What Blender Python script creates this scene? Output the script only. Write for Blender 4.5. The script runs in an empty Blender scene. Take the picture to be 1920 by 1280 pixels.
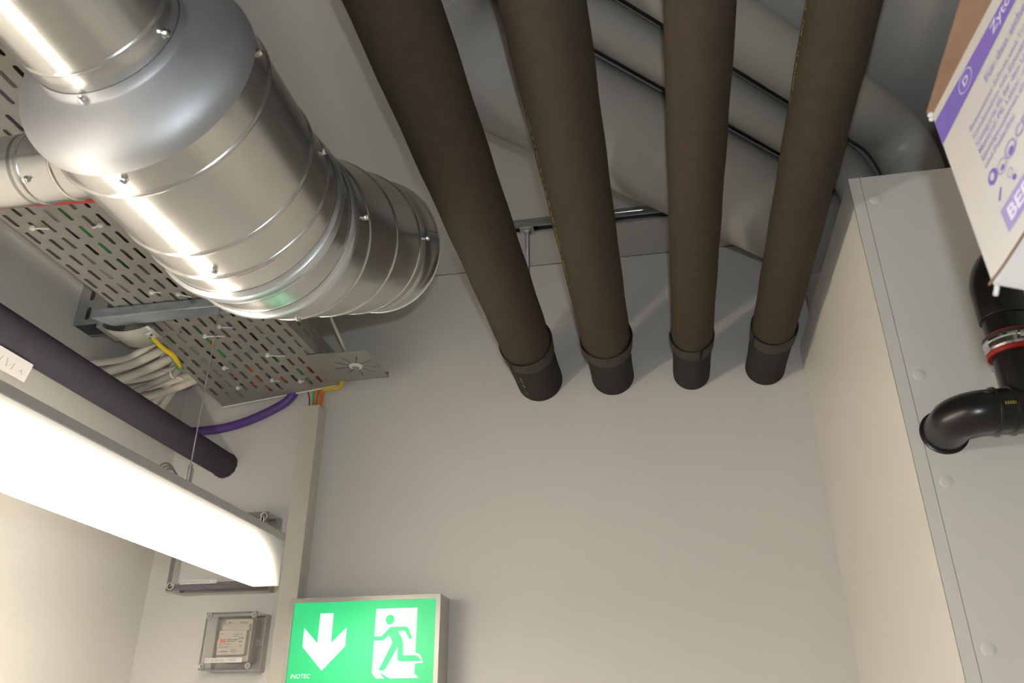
import bpy, math, random
from mathutils import Vector, Matrix
random.seed(4)
PI = math.pi
V = Vector
S = bpy.context.scene
C = S.collection

# ------------------------------------------------------------------ camera
F_PX = 1513.3
RX = V((0.98257709, 0.18585052, -0.0013625))
UX = V((0.0849343, -0.44249617, 0.89273921))
FX = V((-0.16531314, 0.87730082, 0.45057168))
EYE = V((0, 0, 1.55))
cd = bpy.data.cameras.new('camera')
cam = bpy.data.objects.new('camera', cd)
C.objects.link(cam)
cam.matrix_world = Matrix((
    (RX.x, UX.x, -FX.x, EYE.x),
    (RX.y, UX.y, -FX.y, EYE.y),
    (RX.z, UX.z, -FX.z, EYE.z), (0, 0, 0, 1)))
cd.sensor_width = 36
cd.lens = F_PX / 1920 * 36
cd.clip_start = 0.02
cd.dof.use_dof = True
cd.dof.focus_distance = 1.6
cd.dof.aperture_fstop = 13
S.camera = cam

# ------------------------------------------------------------------ world, light, exposure
w = bpy.data.worlds.new('world')
S.world = w
w.use_nodes = True
w.node_tree.nodes['Background'].inputs[0].default_value = (0.9, 0.95, 1, 1)
w.node_tree.nodes['Background'].inputs[1].default_value = 0.02
S.view_settings.view_transform = 'Standard'
S.view_settings.look = 'None'
S.view_settings.exposure = 0.0
S.view_settings.gamma = 1.0

# the flash of the camera, a little above the lens
fl = bpy.data.lights.new('camera_flash', 'POINT')
fl.energy = 14.5
fl.color = (0.87, 0.95, 1.0)
fl.shadow_soft_size = 0.008
flo = bpy.data.objects.new('camera_flash', fl)
C.objects.link(flo)
flo.location = EYE + UX * 0.075 + RX * 0.012
LAMP_STRENGTH = 46.0

# ------------------------------------------------------------------ materials
def mat(name, col, rough=0.6, metal=0.0, noise=0.0, nscale=20, bump=0.0, bscale=200,
        emit=None, estr=0.0, spec=0.5, rvar=0.0, stretch=None, coat=0.0):
    m = bpy.data.materials.new(name)
    m.use_nodes = True
    nt = m.node_tree
    b = nt.nodes['Principled BSDF']
    b.inputs['Base Color'].default_value = (*col, 1)
    b.inputs['Roughness'].default_value = rough
    b.inputs['Metallic'].default_value = metal
    b.inputs['Specular IOR Level'].default_value = spec
    b.inputs['Coat Weight'].default_value = coat
    tc = nt.nodes.new('ShaderNodeTexCoord')
    src = tc.outputs['Object']
    if stretch:
        mp = nt.nodes.new('ShaderNodeMapping')
        mp.inputs['Scale'].default_value = stretch
        nt.links.new(src, mp.inputs['Vector'])
        src = mp.outputs['Vector']
    if noise or rvar:
        n = nt.nodes.new('ShaderNodeTexNoise')
        n.inputs['Scale'].default_value = nscale
        n.inputs['Detail'].default_value = 5
        nt.links.new(src, n.inputs['Vector'])
        if noise:
            r = nt.nodes.new('ShaderNodeValToRGB')
            r.color_ramp.elements[0].position = 0.3
            r.color_ramp.elements[1].position = 0.7
            r.color_ramp.elements[0].color = tuple(max(0, c * (1 - noise)) for c in col) + (1,)
            r.color_ramp.elements[1].color = tuple(min(1, c * (1 + noise)) for c in col) + (1,)
            nt.links.new(n.outputs['Fac'], r.inputs['Fac'])
            nt.links.new(r.outputs['Color'], b.inputs['Base Color'])
        if rvar:
            q = nt.nodes.new('ShaderNodeMapRange')
            q.inputs['To Min'].default_value = rough - rvar
            q.inputs['To Max'].default_value = rough + rvar
            nt.links.new(n.outputs['Fac'], q.inputs['Value'])
            nt.links.new(q.outputs['Result'], b.inputs['Roughness'])
    if bump:
        n2 = nt.nodes.new('ShaderNodeTexNoise')
        n2.inputs['Scale'].default_value = bscale
        n2.inputs['Detail'].default_value = 3
        nt.links.new(tc.outputs['Object'], n2.inputs['Vector'])
        bp = nt.nodes.new('ShaderNodeBump')
        bp.inputs['Strength'].default_value = bump
        bp.inputs['Distance'].default_value = 0.002
        nt.links.new(n2.outputs['Fac'], bp.inputs['Height'])
        nt.links.new(bp.outputs['Normal'], b.inputs['Normal'])
    if emit:
        b.inputs['Emission Color'].default_value = (*emit, 1)
        b.inputs['Emission Strength'].default_value = estr
    return m

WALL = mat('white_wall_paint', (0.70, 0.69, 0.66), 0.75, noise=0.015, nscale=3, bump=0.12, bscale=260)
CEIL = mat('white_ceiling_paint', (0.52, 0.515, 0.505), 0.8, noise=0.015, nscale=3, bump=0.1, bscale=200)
FLOOR = mat('grey_vinyl_floor', (0.52, 0.50, 0.46), 0.5, noise=0.06, nscale=30)
PANEL = mat('cream_coated_panel', (0.80, 0.77, 0.71), 0.4, noise=0.01, nscale=4, bump=0.03)
GALV = mat('galvanised_sheet', (0.58, 0.58, 0.56), 0.24, 0.88, noise=0.06, nscale=9, rvar=0.05, bump=0.02, bscale=40)
RIMM = mat('cut_rim_metal', (0.80, 0.83, 0.86), 0.35, 0.55)
GALV2 = mat('galvanised_seam', (0.66, 0.70, 0.74), 0.32, 0.95)
GALVC = mat('galvanised_cone', (0.44, 0.455, 0.475), 0.56, 0.80, noise=0.08, nscale=12, rvar=0.05)
ZINC = mat('zinc_plated_steel', (0.55, 0.57, 0.58), 0.33, 0.9, noise=0.08, nscale=40, rvar=0.08)
ARM = mat('bluish_zinc', (0.56, 0.66, 0.76), 0.3, 0.9, noise=0.08, nscale=40)
TRAYM = mat('tray_zinc', (0.36, 0.355, 0.33), 0.50, 0.45, noise=0.05, nscale=50)
RAILM = mat('shiny_zinc_rail', (0.42, 0.43, 0.44), 0.16, 1.0, noise=0.1, nscale=30, stretch=(0.3, 6, 6))
CHROME = mat('bright_screw', (0.8, 0.8, 0.8), 0.15, 1.0)
LAG = mat('brown_rubber_insulation', (0.062, 0.048, 0.032), 0.85, noise=0.08, nscale=60, bump=0.25, bscale=500, spec=0.25)
SLEEVE = mat('charcoal_insulation_sleeve', (0.040, 0.038, 0.035), 0.9, noise=0.06, nscale=60, bump=0.25, bscale=500, spec=0.2)
BAND = mat('dark_rubber_band', (0.055, 0.05, 0.043), 0.7, spec=0.3)
BLACK = mat('black_gap', (0.008, 0.008, 0.008), 0.8)
YEL = mat('yellow_print', (0.30, 0.27, 0.04), 0.6)
PVC = mat('beige_grey_plastic_pipe', (0.47, 0.45, 0.41), 0.38, noise=0.012, nscale=8)
HDPE = mat('black_polyethylene', (0.012, 0.011, 0.010), 0.28, noise=0.1, nscale=20, spec=0.55)
RED = mat('red_rubber', (0.42, 0.02, 0.02), 0.5)
PLUM = mat('dark_violet_grey_insulation', (0.050, 0.048, 0.068), 0.85, noise=0.06, nscale=50, bump=0.15, bscale=400, spec=0.3)
TRUNK = mat('pale_plastic_trunking', (0.62, 0.60, 0.53), 0.4)
ALU = mat('silver_painted_aluminium', (0.50, 0.49, 0.46), 0.38, 0.35)
LUMA = mat('grey_lamp_housing', (0.46, 0.45, 0.44), 0.4, 0.3)
WHITEP = mat('white_plastic', (0.75, 0.75, 0.70), 0.4)
PAPER = mat('white_paper', (0.72, 0.72, 0.72), 0.7)
INK = mat('black_ink', (0.04, 0.04, 0.04), 0.6)
GINK = mat('grey_ink', (0.25, 0.24, 0.23), 0.6)
RINK = mat('red_ink', (0.8, 0.25, 0.18), 0.6)
CAB_P = mat('violet_cable', (0.115, 0.055, 0.27), 0.4)
CAB_G = mat('green_cable', (0.07, 0.72, 0.16), 0.4)
CAB_GD = mat('dark_green_cable', (0.02, 0.12, 0.05), 0.4)
CAB_O = mat('orange_cable', (0.85, 0.20, 0.02), 0.4)
CAB_R = mat('red_cable', (0.60, 0.07, 0.06), 0.45)
CAB_M = mat('magenta_cable', (0.45, 0.03, 0.10), 0.45)
CAB_GR = mat('grey_cable', (0.30, 0.29, 0.28), 0.5)
CAB_W = mat('off_white_cable', (0.70, 0.66, 0.58), 0.5)
YELP = mat('yellow_plastic', (0.75, 0.55, 0.03), 0.4)
CARD = mat('white_coated_cardboard', (0.60, 0.57, 0.54), 0.6, noise=0.02, nscale=12)
KRAFT = mat('brown_kraft_cardboard', (0.20, 0.115, 0.07), 0.85, noise=0.1, nscale=40)
VIO = mat('violet_print', (0.22, 0.15, 0.52), 0.5)
VIO2 = mat('pale_violet_print', (0.36, 0.30, 0.56), 0.6)
WPRINT = mat('white_print', (0.75, 0.72, 0.85), 0.6)
MODULE = mat('beige_module_plastic', (0.62, 0.58, 0.50), 0.5)

# yellow and green earth wire
EARTH = mat('yellow_green_wire', (0.8, 0.6, 0.03), 0.4)
def stripe():
    nt = EARTH.node_tree
    b = nt.nodes['Principled BSDF']
    tc = [n for n in nt.nodes if n.type == 'TEX_COORD'][0]
    sp = nt.nodes.new('ShaderNodeSeparateXYZ')
    nt.links.new(tc.outputs['Object'], sp.inputs[0])
    r = nt.nodes.new('ShaderNodeValToRGB')
    r.color_ramp.interpolation = 'CONSTANT'
    r.color_ramp.elements[0].color = (0.12, 0.35, 0.05, 1)
    r.color_ramp.elements[1].color = (0.80, 0.58, 0.03, 1)
    r.color_ramp.elements[1].position = 0.5
    mr = nt.nodes.new('ShaderNodeMapRange')
    mr.inputs['From Min'].default_value = -1.075
    mr.inputs['From Max'].default_value = -1.045
    nt.links.new(sp.outputs['X'], mr.inputs['Value'])
    nt.links.new(mr.outputs['Result'], r.inputs['Fac'])
    nt.links.new(r.outputs['Color'], b.inputs['Base Color'])
stripe()

def clear(name, col, alpha):
    m = bpy.data.materials.new(name)
    m.use_nodes = True
    nt = m.node_tree
    b = nt.nodes['Principled BSDF']
    b.inputs['Base Color'].default_value = (*col, 1)
    b.inputs['Roughness'].default_value = 0.12
    b.inputs['Alpha'].default_value = alpha
    return m
SMOKE = clear('smoky_clear_plastic', (0.30, 0.28, 0.32), 0.10)
SMOKE3 = clear('smoky_plastic_rim', (0.20, 0.19, 0.23), 0.55)
SMOKE2 = clear('smoky_clear_plastic_thick', (0.32, 0.30, 0.35), 0.20)

def glow(name, col, strength):
    m = bpy.data.materials.new(name)
    m.use_nodes = True
    nt = m.node_tree
    b = nt.nodes['Principled BSDF']
    b.inputs['Base Color'].default_value = (0.7, 0.7, 0.7, 1)
    b.inputs['Roughness'].default_value = 0.4
    b.inputs['Emission Color'].default_value = (*col, 1)
    b.inputs['Emission Strength'].default_value = strength
    return m, nt, b

# backlit sign: diodes sit behind the lower middle of the pane
def sign_glow(name, col, s0, s1):
    m, nt, b = glow(name, col, 1)
    b.inputs['Base Color'].default_value = (col[0] * .25, col[1] * .25, col[2] * .25, 1)
    tc = nt.nodes.new('ShaderNodeTexCoord')
    mp = nt.nodes.new('ShaderNodeMapping')
    mp.inputs['Location'].default_value = (0.64, 0, -1.735)
    nt.links.new(tc.outputs['Object'], mp.inputs['Vector'])
    ln = nt.nodes.new('ShaderNodeVectorMath')
    ln.operation = 'LENGTH'
    ml = nt.nodes.new('ShaderNodeVectorMath')
    ml.operation = 'MULTIPLY'
    ml.inputs[1].default_value = (0.8, 0, 1.2)
    nt.links.new(mp.outputs['Vector'], ml.inputs[0])
    nt.links.new(ml.outputs['Vector'], ln.inputs[0])
    mr = nt.nodes.new('ShaderNodeMapRange')
    mr.interpolation_type = 'SMOOTHSTEP'
    mr.inputs['From Min'].default_value = 0.0
    mr.inputs['From Max'].default_value = 0.17
    mr.inputs['To Min'].default_value = s1
    mr.inputs['To Max'].default_value = s0
    nt.links.new(ln.outputs['Value'], mr.inputs['Value'])
    nt.links.new(mr.outputs['Result'], b.inputs['Emission Strength'])
    return m
SIGNG = sign_glow('backlit_green_film', (0.03, 0.72, 0.24), 0.85, 1.35)
SIGNW = sign_glow('backlit_white_film', (0.95, 1.0, 0.98), 0.85, 1.3)

# ------------------------------------------------------------------ helpers
class MB:
    def __init__(s):
        s.v = []; s.f = []
    def quad(s, a, b, c, d):
        n = len(s.v); s.v += [V(a), V(b), V(c), V(d)]; s.f.append((n, n+1, n+2, n+3)); return s
    def hexa(s, p):
        n = len(s.v); s.v += [V(q) for q in p]
        for f in ((0,3,2,1),(4,5,6,7),(0,1,5,4),(1,2,6,5),(2,3,7,6),(3,0,4,7)):
            s.f.append(tuple(n+i for i in f))
        return s
    def box(s, lo, hi):
        x0,y0,z0 = lo; x1,y1,z1 = hi
        return s.hexa([(x0,y0,z0),(x1,y0,z0),(x1,y1,z0),(x0,y1,z0),(x0,y0,z1),(x1,y0,z1),(x1,y1,z1),(x0,y1,z1)])
    def obox(s, o, a, b, c):
        o=V(o);a=V(a);b=V(b);c=V(c)
        return s.hexa([o,o+a,o+a+b,o+b,o+c,o+a+c,o+a+b+c,o+b+c])
    def sweep(s, rings, seg=32, caps=(True, True), up=V((0.01, 0.02, 1)), a0=0, a1=2*PI, closed=False):
        """rings: list of (centre, tangent, radius)"""
        base = len(s.v); full = abs(a1-a0-2*PI) < 1e-6
        m = seg if full else seg+1
        prev = None
        for (c, t, r) in rings:
            c = V(c); t = V(t).normalized()
            if prev is None:
                u = up - t*up.dot(t)
                if u.length < 1e-3: u = V((1, 0.1, 0)) - t*V((1, 0.1, 0)).dot(t)
            else:
                u = prev - t*prev.dot(t)
            u.normalize(); prev = u
            wv = t.cross(u)
            for i in range(m):
                a = a0+(a1-a0)*i/seg
                s.v.append(c + (u*math.cos(a)+wv*math.sin(a))*r)
        n = len(rings)
        for j in range(n-1 if not closed else n):
            j2 = (j+1) % n
            for i in range(seg):
                i2 = (i+1) % m
                s.f.append((base+j*m+i, base+j*m+i2, base+j2*m+i2, base+j2*m+i))
        if caps[0] and full and not closed: s.f.append(tuple(base+i for i in reversed(range(m))))
        if caps[1] and full and not closed: s.f.append(tuple(base+(n-1)*m+i for i in range(m)))
        return s
    def lathe(s, o, d, prof, seg=48, caps=(True, True), up=V((0.01, 0.02, 1))):
        o = V(o); d = V(d).normalized()
        return s.sweep([(o+d*h, d, max(r, 1e-4)) for h, r in prof], seg, caps, up)
    def tube(s, pts, r, seg=12, smooth=4, caps=(True, True)):
        P = [V(p) for p in pts]
        if smooth and len(P) > 2: P = catmull(P, smooth)
        rr = []
        for i, p in enumerate(P):
            a = P[max(0, i-1)]; b = P[min(len(P)-1, i+1)]
            rr.append((p, b-a, r))
        return s.sweep(rr, seg, caps)
    def prism(s, poly, f, depth):
        """poly 2D -> f(x,y,h) ; h=0 and depth"""
        n = len(s.v); k = len(poly)
        s.v += [f(x, y, 0) for x, y in poly] + [f(x, y, depth) for x, y in poly]
        s.f.append(tuple(n+i for i in range(k))); s.f.append(tuple(n+k+i for i in reversed(range(k))))
        for i in range(k):
            j = (i+1) % k
            s.f.append((n+i, n+k+i, n+k+j, n+j))
        return s

def catmull(P, k):
    out = []
    for i in range(len(P)-1):
        p0 = P[max(0, i-1)]; p1 = P[i]; p2 = P[i+1]; p3 = P[min(len(P)-1, i+2)]
        for j in range(k):
            t = j/k
            out.append(0.5*((2*p1)+(p2-p0)*t+(2*p0-5*p1+4*p2-p3)*t*t+(3*p1-p0-3*p2+p3)*t**3))
    out.append(P[-1])
    return out

def link_mesh(name, me, m, parent):
    me.materials.append(m)
    o = bpy.data.objects.new(name, me)
    C.objects.link(o)
    if parent is not None:
        o.parent = parent
        o.matrix_parent_inverse = parent.matrix_world.inverted()
    return o

def obj(name, mb, m, parent=None, smooth=None, bevel=0.0, weld=False):
    me = bpy.data.meshes.new(name)
    me.from_pydata([tuple(v) for v in mb.v], [], mb.f)
    me.update()
    import bmesh
    bm = bmesh.new(); bm.from_mesh(me)
    if weld: bmesh.ops.remove_doubles(bm, verts=bm.verts, dist=1e-5)
    bmesh.ops.recalc_face_normals(bm, faces=bm.faces)
    bm.to_mesh(me); bm.free()
    o = link_mesh(name, me, m, parent)
    if bevel:
        b = o.modifiers.new('bevel', 'BEVEL'); b.width = bevel; b.segments = 2; b.limit_method = 'ANGLE'
    if smooth is not None:
        for p in me.polygons: p.use_smooth = True
        try:
            me.set_sharp_from_angle(angle=math.radians(smooth))
        except Exception:
            pass
    return o

def thing(name, label, cat, loc=(0, 0, 0), group=None):
    o = bpy.data.objects.new(name, None)
    C.objects.link(o)
    o.location = loc
    o.empty_display_size = 0.05
    bpy.context.view_layer.update()
    o['label'] = label; o['category'] = cat
    if group: o['group'] = group
    return o
def tag(o, label, cat, group=None):
    o['label'] = label; o['category'] = cat
    if group: o['group'] = group
    return o
def struct(name, mb, m, parent=None, **k):
    o = obj(name, mb, m, parent, **k)
    if parent is None: o['kind'] = 'structure'
    return o

def text_mesh(name, txt, size, frame, m, parent=None, align='LEFT', bold=0.0, shear=0.0, xs=1.0, depth=0.0):
    """frame: Matrix placing the text plane"""
    cu = bpy.data.curves.new(name, 'FONT')
    cu.body = txt; cu.size = size; cu.align_x = align; cu.offset = bold; cu.shear = shear; cu.extrude = depth
    cu.resolution_u = 3
    t = bpy.data.objects.new(name, cu)
    C.objects.link(t)
    dg = bpy.context.evaluated_depsgraph_get()
    me = bpy.data.meshes.new_from_object(t.evaluated_get(dg))
    bpy.data.objects.remove(t)
    for v in me.vertices:
        p = frame @ V((v.co.x*xs, v.co.y, v.co.z))
        v.co = p
    me.name = name
    return link_mesh(name, me, m, parent)

def frame(o, x, y):
    x = V(x).normalized(); y = V(y).normalized(); z = x.cross(y)
    return Matrix(((x.x, y.x, z.x, o[0]), (x.y, y.y, z.y, o[1]), (x.z, y.z, z.z, o[2]), (0, 0, 0, 1)))

# ------------------------------------------------------------------ room
YB, ZC, XL, XR, YF = 1.80, 2.694, -1.23, 1.35, -1.6
struct('wall_back', MB().box((XL-.1, YB, 0), (XR+.1, YB+.1, ZC)), WALL)
struct('wall_left', MB().box((XL-.1, YF, 0), (XL, YB, ZC)), WALL)
struct('wall_right', MB().box((XR, YF, 0), (XR+.1, YB, ZC)), WALL)
struct('wall_front', MB().box((XL-.1, YF-.1, 0), (XR+.1, YF, ZC)), WALL)
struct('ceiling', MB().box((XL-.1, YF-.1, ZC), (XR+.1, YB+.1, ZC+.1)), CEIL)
struct('floor', MB().box((XL-.1, YF-.1, -.1), (XR+.1, YB+.1, 0)), FLOOR)
# fine crack where the wall paint meets the ceiling
struct('trim_1', MB().box((XL, YB-.0012, ZC-.0022), (XR, YB+.001, ZC)), GINK)

# boxed shaft in the right corner
SX, SY, SZ = 0.35, 1.163, 2.395
shaft = thing('service_shaft', 'cream panelled service shaft boxed into the right corner below the ceiling', 'shaft', (SX, SY, 0))
b = MB().box((SX, SY, 0.0), (SX+.017, YB-.0005, SZ))
b.box((SX+.017, SY+.002, 0), (XR-.001, SY+.02, SZ-.001))
obj('side_panel', b, PANEL, shaft)
obj('front_panel', MB().box((SX+.0185, SY-.001, 0.0), (XR-.001, SY+.002, SZ)), PANEL, shaft)
obj('corner_strip', MB().box((SX, SY-.001, 0), (SX+.0172, SY+.002, SZ)), PANEL, shaft)
for z in (2.349, 2.035, 1.876, 1.66):
    obj('screw_cap', MB().lathe((SX+.034, SY-.001, z), (0, -1, 0), [(0, .0085), (.0012, .0083), (.0018, .0065)], 20), PANEL, shaft, smooth=30)

# ------------------------------------------------------------------ brown insulated pipes
def lag_pipe(x, r, label, rs=None):
    rs = rs or r-.0005
    z = 2.304 + r
    t = thing('insulated_pipe', label, 'pipe', (x, YB, z), group='brown insulated pipes under the ceiling')
    pr = [(-1.2+0.05*i, r+.0006*math.sin(i*1.7+x*30)) for i in range(0, 56)]
    obj('pipe_insulation', MB().lathe((x, 0, z), (0, 1, 0), [(h, q) for h, q in pr if h < 1.60]+[(1.602, r)], 48), LAG, t, smooth=40)
    ph = random.random()*6
    sl = MB()
    rings = []
    seg = 48
    for h in (1.60, 1.63, 1.66, 1.70, 1.74, 1.77, 1.7995):
        rings.append(((x, h, z), (0, 1, 0), rs+.0004*math.sin(h*60+ph)))
    sl.sweep(rings, seg)
    obj('wall_sleeve', sl, SLEEVE, t, smooth=40)
    # collar band standing off the pipe, in three overlapping strips
    cb = MB()
    for k in range(3):
        a0 = ph + k*2.15; a1 = a0 + 2.0
        y0 = 1.585 + .003*(k % 2); y1 = 1.630
        n = 16; base = len(cb.v)
        for i in range(n+1):
            a = a0+(a1-a0)*i/n
            off = .0030+.0016*math.sin(i/n*PI*1.2+k)
            for (yy, rr) in ((y0, r+off+.0016), (y1, r+.0028), (y1, r+.0012), (y0, r+off)):
                cb.v.append(V((x+math.sin(a)*rr, yy, z-math.cos(a)*rr)))
        for i in range(n):
            for q in range(4):
                q2 = (q+1) % 4
                cb.f.append((base+i*4+q, base+i*4+q2, base+(i+1)*4+q2, base+(i+1)*4+q))
        cb.f.append((base, base+1, base+2, base+3)); e = base+n*4; cb.f.append((e, e+1, e+2, e+3))
    obj('collar_band', cb, BAND, t, smooth=40)
    obj('band_gap', MB().lathe((x, 1.590, z), (0, 1, 0), [(0, r+.0005), (.0005, r+.0030), (.006, r+.0030), (.0065, r)], 48), BLACK, t, smooth=40)
    return t, z, r
P1 = lag_pipe(-.269, .0565, 'leftmost and thickest of the four brown insulated pipes, beside the open duct end', .0555)
P2 = lag_pipe(-.0905, .0535, 'second brown insulated pipe from the left, with faint yellow print along its left side', .0505)
P3 = lag_pipe(.0955, .0435, 'third brown insulated pipe from the left, running straight down the picture middle', .0425)
P4 = lag_pipe(.265, .0440, 'rightmost brown insulated pipe, next to the boxed cream shaft', .0445)
def print_line(P, x, ang, y0, y1, n):
    t, z, r = P
    b = MB(); rnd = random.Random(int(x*1000)+7)
    y = y0
    while y < y1:
        L = rnd.uniform(.0015, .004)
        a = ang + rnd.uniform(-.02, .02); wd = rnd.uniform(.05, .11)
        R = r+.0011
        p = [V((x+math.sin(q)*R, yy, z-math.cos(q)*R)) for q, yy in ((a, y), (a+wd, y), (a+wd, y+L), (a, y+L))]
        b.quad(*p)
        y += L + rnd.choice((.0012, .002, .003, .012))
    obj('printed_line', b, YEL, t)
print_line(P2, -.0905, -1.06, .83, 1.32, 60)
print_line(P4, .265, -1.52, .62, .90, 30)
print_line(P1, -.269, -.50, 1.665, 1.79, 9)

# ------------------------------------------------------------------ beige waste pipes under the ceiling
D45 = V((.70711, .70711, 0)); E45 = V((.70711, -.70711, 0))
def onaxis(e, z, s): return E45*e + D45*s + V((0, 0, z))
def arc(p, d0, d1, rad, n=12):
    """fillet at corner p from direction d0 to d1, returns (points,tangents)"""
    d0 = V(d0).normalized(); d1 = V(d1).normalized()
    th = d0.angle(d1); L = rad*math.tan(th/2)
    a = p - d0*L
    cdir = (d1 - d0*d0.dot(d1)).normalized()
    cen = a + cdir*rad
    out = []
    for i in range(n+1):
        q = th*i/n
        out.append((cen - cdir*rad*math.cos(q) + d0*rad*math.sin(q), d0*math.cos(q)+cdir*math.sin(q)))
    return out
def waste(e, z, r, s0, s1, label, downrad, ztop=2.30, s_elbow=None):
    pt = onaxis(e, z, s1)
    t = thing('waste_pipe', label, 'pipe', pt, group='beige waste pipes crossing above the brown ones')
    A = arc(pt, D45, (0, 0, -1), downrad)
    rings = [(onaxis(e, z, s0), D45, r)]
    rings += [(p, d, r) for p, d in A]
    rings.append((V((pt.x, pt.y, ztop)), (0, 0, -1), r))
    body = MB().sweep(rings, 40)
    obj('pipe_body', body, PVC, t, smooth=50)
    return t
# widest pipe: runs along the brown ones, then turns across them
eA, zA, rA = -.8525, 2.575, .0988
cor = onaxis(eA, zA, .42)
tA = thing('waste_pipe', 'widest beige waste pipe crossing diagonally above the four brown pipes', 'pipe', cor, group='beige waste pipes crossing above the brown ones')
A = arc(cor, (0, 1, 0), D45, .16)
q0, d0 = A[0]; q1, d1 = A[-1]
obj('elbow', MB().sweep([(q0-d0*.05, d0, rA+.003)]+[(p, d, rA+.003) for p, d in A]+[(q1+d1*.012, d1, rA+.003), (q1+d1*.0125, d1, rA-.002)], 48), PVC, tA, smooth=50)
ptA = onaxis(eA, zA, 1.50)
B_ = arc(ptA, D45, (0, 0, -1), .10)
obj('pipe_body', MB().sweep([(q1, d1, rA)]+[(p, d, rA) for p, d in B_]+[(V((ptA.x, ptA.y, 2.37)), (0, 0, -1), rA)], 48), PVC, tA, smooth=50)
obj('upstream_pipe', MB().lathe((q0.x, YF+.02, q0.z), (0, 1, 0), [(0, rA), (q0.y-YF-.03, rA)], 48), PVC, tA, smooth=50)
waste(-.71, 2.63, .0407, .0, 1.36, 'narrowest beige waste pipe, squeezed between the two wider diagonal ones', .075, 2.36)
waste(-.587, 2.622, .0527, .0, 1.335, 'beige waste pipe of middle width nearest the cardboard box, bending down into the shaft', .085, 2.36)

# ------------------------------------------------------------------ strut rail and hanger rod
rail = thing('strut_rail', 'galvanised strut rail screwed to the ceiling behind the brown pipes', 'rail', (-.1, 1.60, ZC))
b = MB()
ry0, ry1, rz = 1.588, 1.6175, 2.674
b.box((-.42, ry0, rz), (.14, ry0+.0016, ZC)); b.box((-.42, ry1-.0016, rz), (.14, ry1, ZC))
b.box((-.42, ry0+.0016, ZC-.002), (.14, ry1-.0016, ZC))
b.box((-.42, ry0+.0016, rz), (.14, ry0+.0070, rz+.0016)); b.box((-.42, ry1-.0070, rz), (.14, ry1-.0016, rz+.0016))
b.box((-.42, ry0-.0008, rz+.009), (.14, ry0, rz+.011))
obj('rail_profile', b, RAILM, rail)
rod = thing('threaded_rod', 'threaded hanger rod with square washer plate hanging from the ceiling rail', 'rod', (-.264, 1.603, 2.67))
pr = []
h = 0
while h < .225:
    pr += [(h, .0050), (h+.0012, .0058)]; h += .0024
obj('rod', MB().lathe((-.264, 1.603, 2.685), (0, 0, -1), pr, 12), ZINC, rod)
obj('washer_plate', MB().box((-.281, 1.586, 2.668), (-.247, 1.620, 2.673)), ZINC, rod, bevel=.001)
obj('hex_nut', MB().lathe((-.264, 1.603, 2.668), (0, 0, -1), [(0, .013), (.001, .0138), (.002, .0105), (.003, .0095), (.010, .0095)], 6), ZINC, rod)

# ------------------------------------------------------------------ ventilation duct
XD, ZD, RD, rs = -.497, 2.177, .125, .0785
duct = thing('ventilation_duct', 'large round galvanised ventilation duct with reducer, side branch and open end', 'duct', (XD, .8, ZD))
def bead(h, r, w=.004, e=.0022):
    return [(h-w, r), (h-w*.5, r+e*.8), (h, r+e), (h+w*.5, r+e*.8), (h+w, r)]
OY = V((XD, 0, ZD)); DY = V((0, 1, 0))
obj('small_pipe', MB().lathe(OY, DY, [(-1.0, rs), (-.5, rs)]+bead(.10, rs)+[(.3, rs)]+bead(.462, rs, .003, .0016)+[(.487, rs), (.489, rs-.001), (.500, rs-.001)], 64, (False, False)), GALV, duct, smooth=40)
prof = [(.486, rs+.0003), (.4960, rs+.0006), (.4975, rs+.0030), (.500, .0870), (.5045, .0960), (.510, .1050), (.5155, .1125), (.521, .1186), (.527, .1233), (.533, .1260), (.540, .1272), (.546, .1272), (.5465, .1255)]
obj('reducer', MB().lathe(OY, DY, prof, 72, (False, False)), GALVC, duct, smooth=60)
pr = [(.543, RD), (.56, RD)]+bead(.583, RD, .003, .0022)+[(.60, RD), (.67, RD)]+bead(.695, RD, .003, .002)+[(.71, RD)]+bead(.746, RD, .003, .0022)+[(.76, RD)]
obj('main_pipe', MB().lathe(OY, DY, pr, 72, (False, False)), GALV, duct, smooth=40)
TH, RHO, Y0 = .524, .269, .753
def dpath(s):
    a = min(max(s/RHO, 0), TH)
    c = V((XD, Y0, ZD)) + RHO*V((0, math.sin(a), 1-math.cos(a)))
    n = V((0, math.cos(a), math.sin(a)))
    if s < 0: c += V((0, s, 0))
    if s > TH*RHO: c += n*(s-TH*RHO)
    return c, n
def dsweep(prof, m, name, **k):
    return obj(name, MB().sweep([(*dpath(s), r) for s, r in prof], 72, (False, False)), m, duct, smooth=40)
dsweep([(0.004, RD)]+[(.006+.003*i, RD) for i in range(1, 6)]+[(.022, RD+.0008), (.0245, RD+.0045), (.032, RD+.0045), (.0335, RD+.003), (.036, RD+.003), (.038, RD+.0005)]+[(.045+.008*i, RD-.0005) for i in range(4)]+[(.074, RD), (.077, RD+.0035), (.085, RD+.0048), (.0865, RD+.003), (.090, RD+.003), (.092, RD)], GALV, 'pressed_elbow')
dsweep([(.088, RD+.0002), (.12, RD+.0002)]+bead(.144, RD, .0025, .002)+[(.2, RD)]+bead(.272, RD, .0025, .002)+[(.34, RD)]+bead(.403, RD, .0025, .002)+[(.44, RD), (.442, RD-.0012), (.4435, RD), (.5, RD), (.531, RD), (.534, RD+.002), (.537, RD+.0022), (.5385, RD), (.5375, RD-.0015), (.45, RD-.0015), (.2, RD-.0015)], GALV, 'outlet_pipe')
dsweep([(.020, RD+.0005), (.022, RD+.0012), (.0245, RD+.0052), (.033, RD+.0052), (.0345, RD+.0035), (.038, RD+.0035), (.040, RD)], GALV2, 'elbow_collar')
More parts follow.
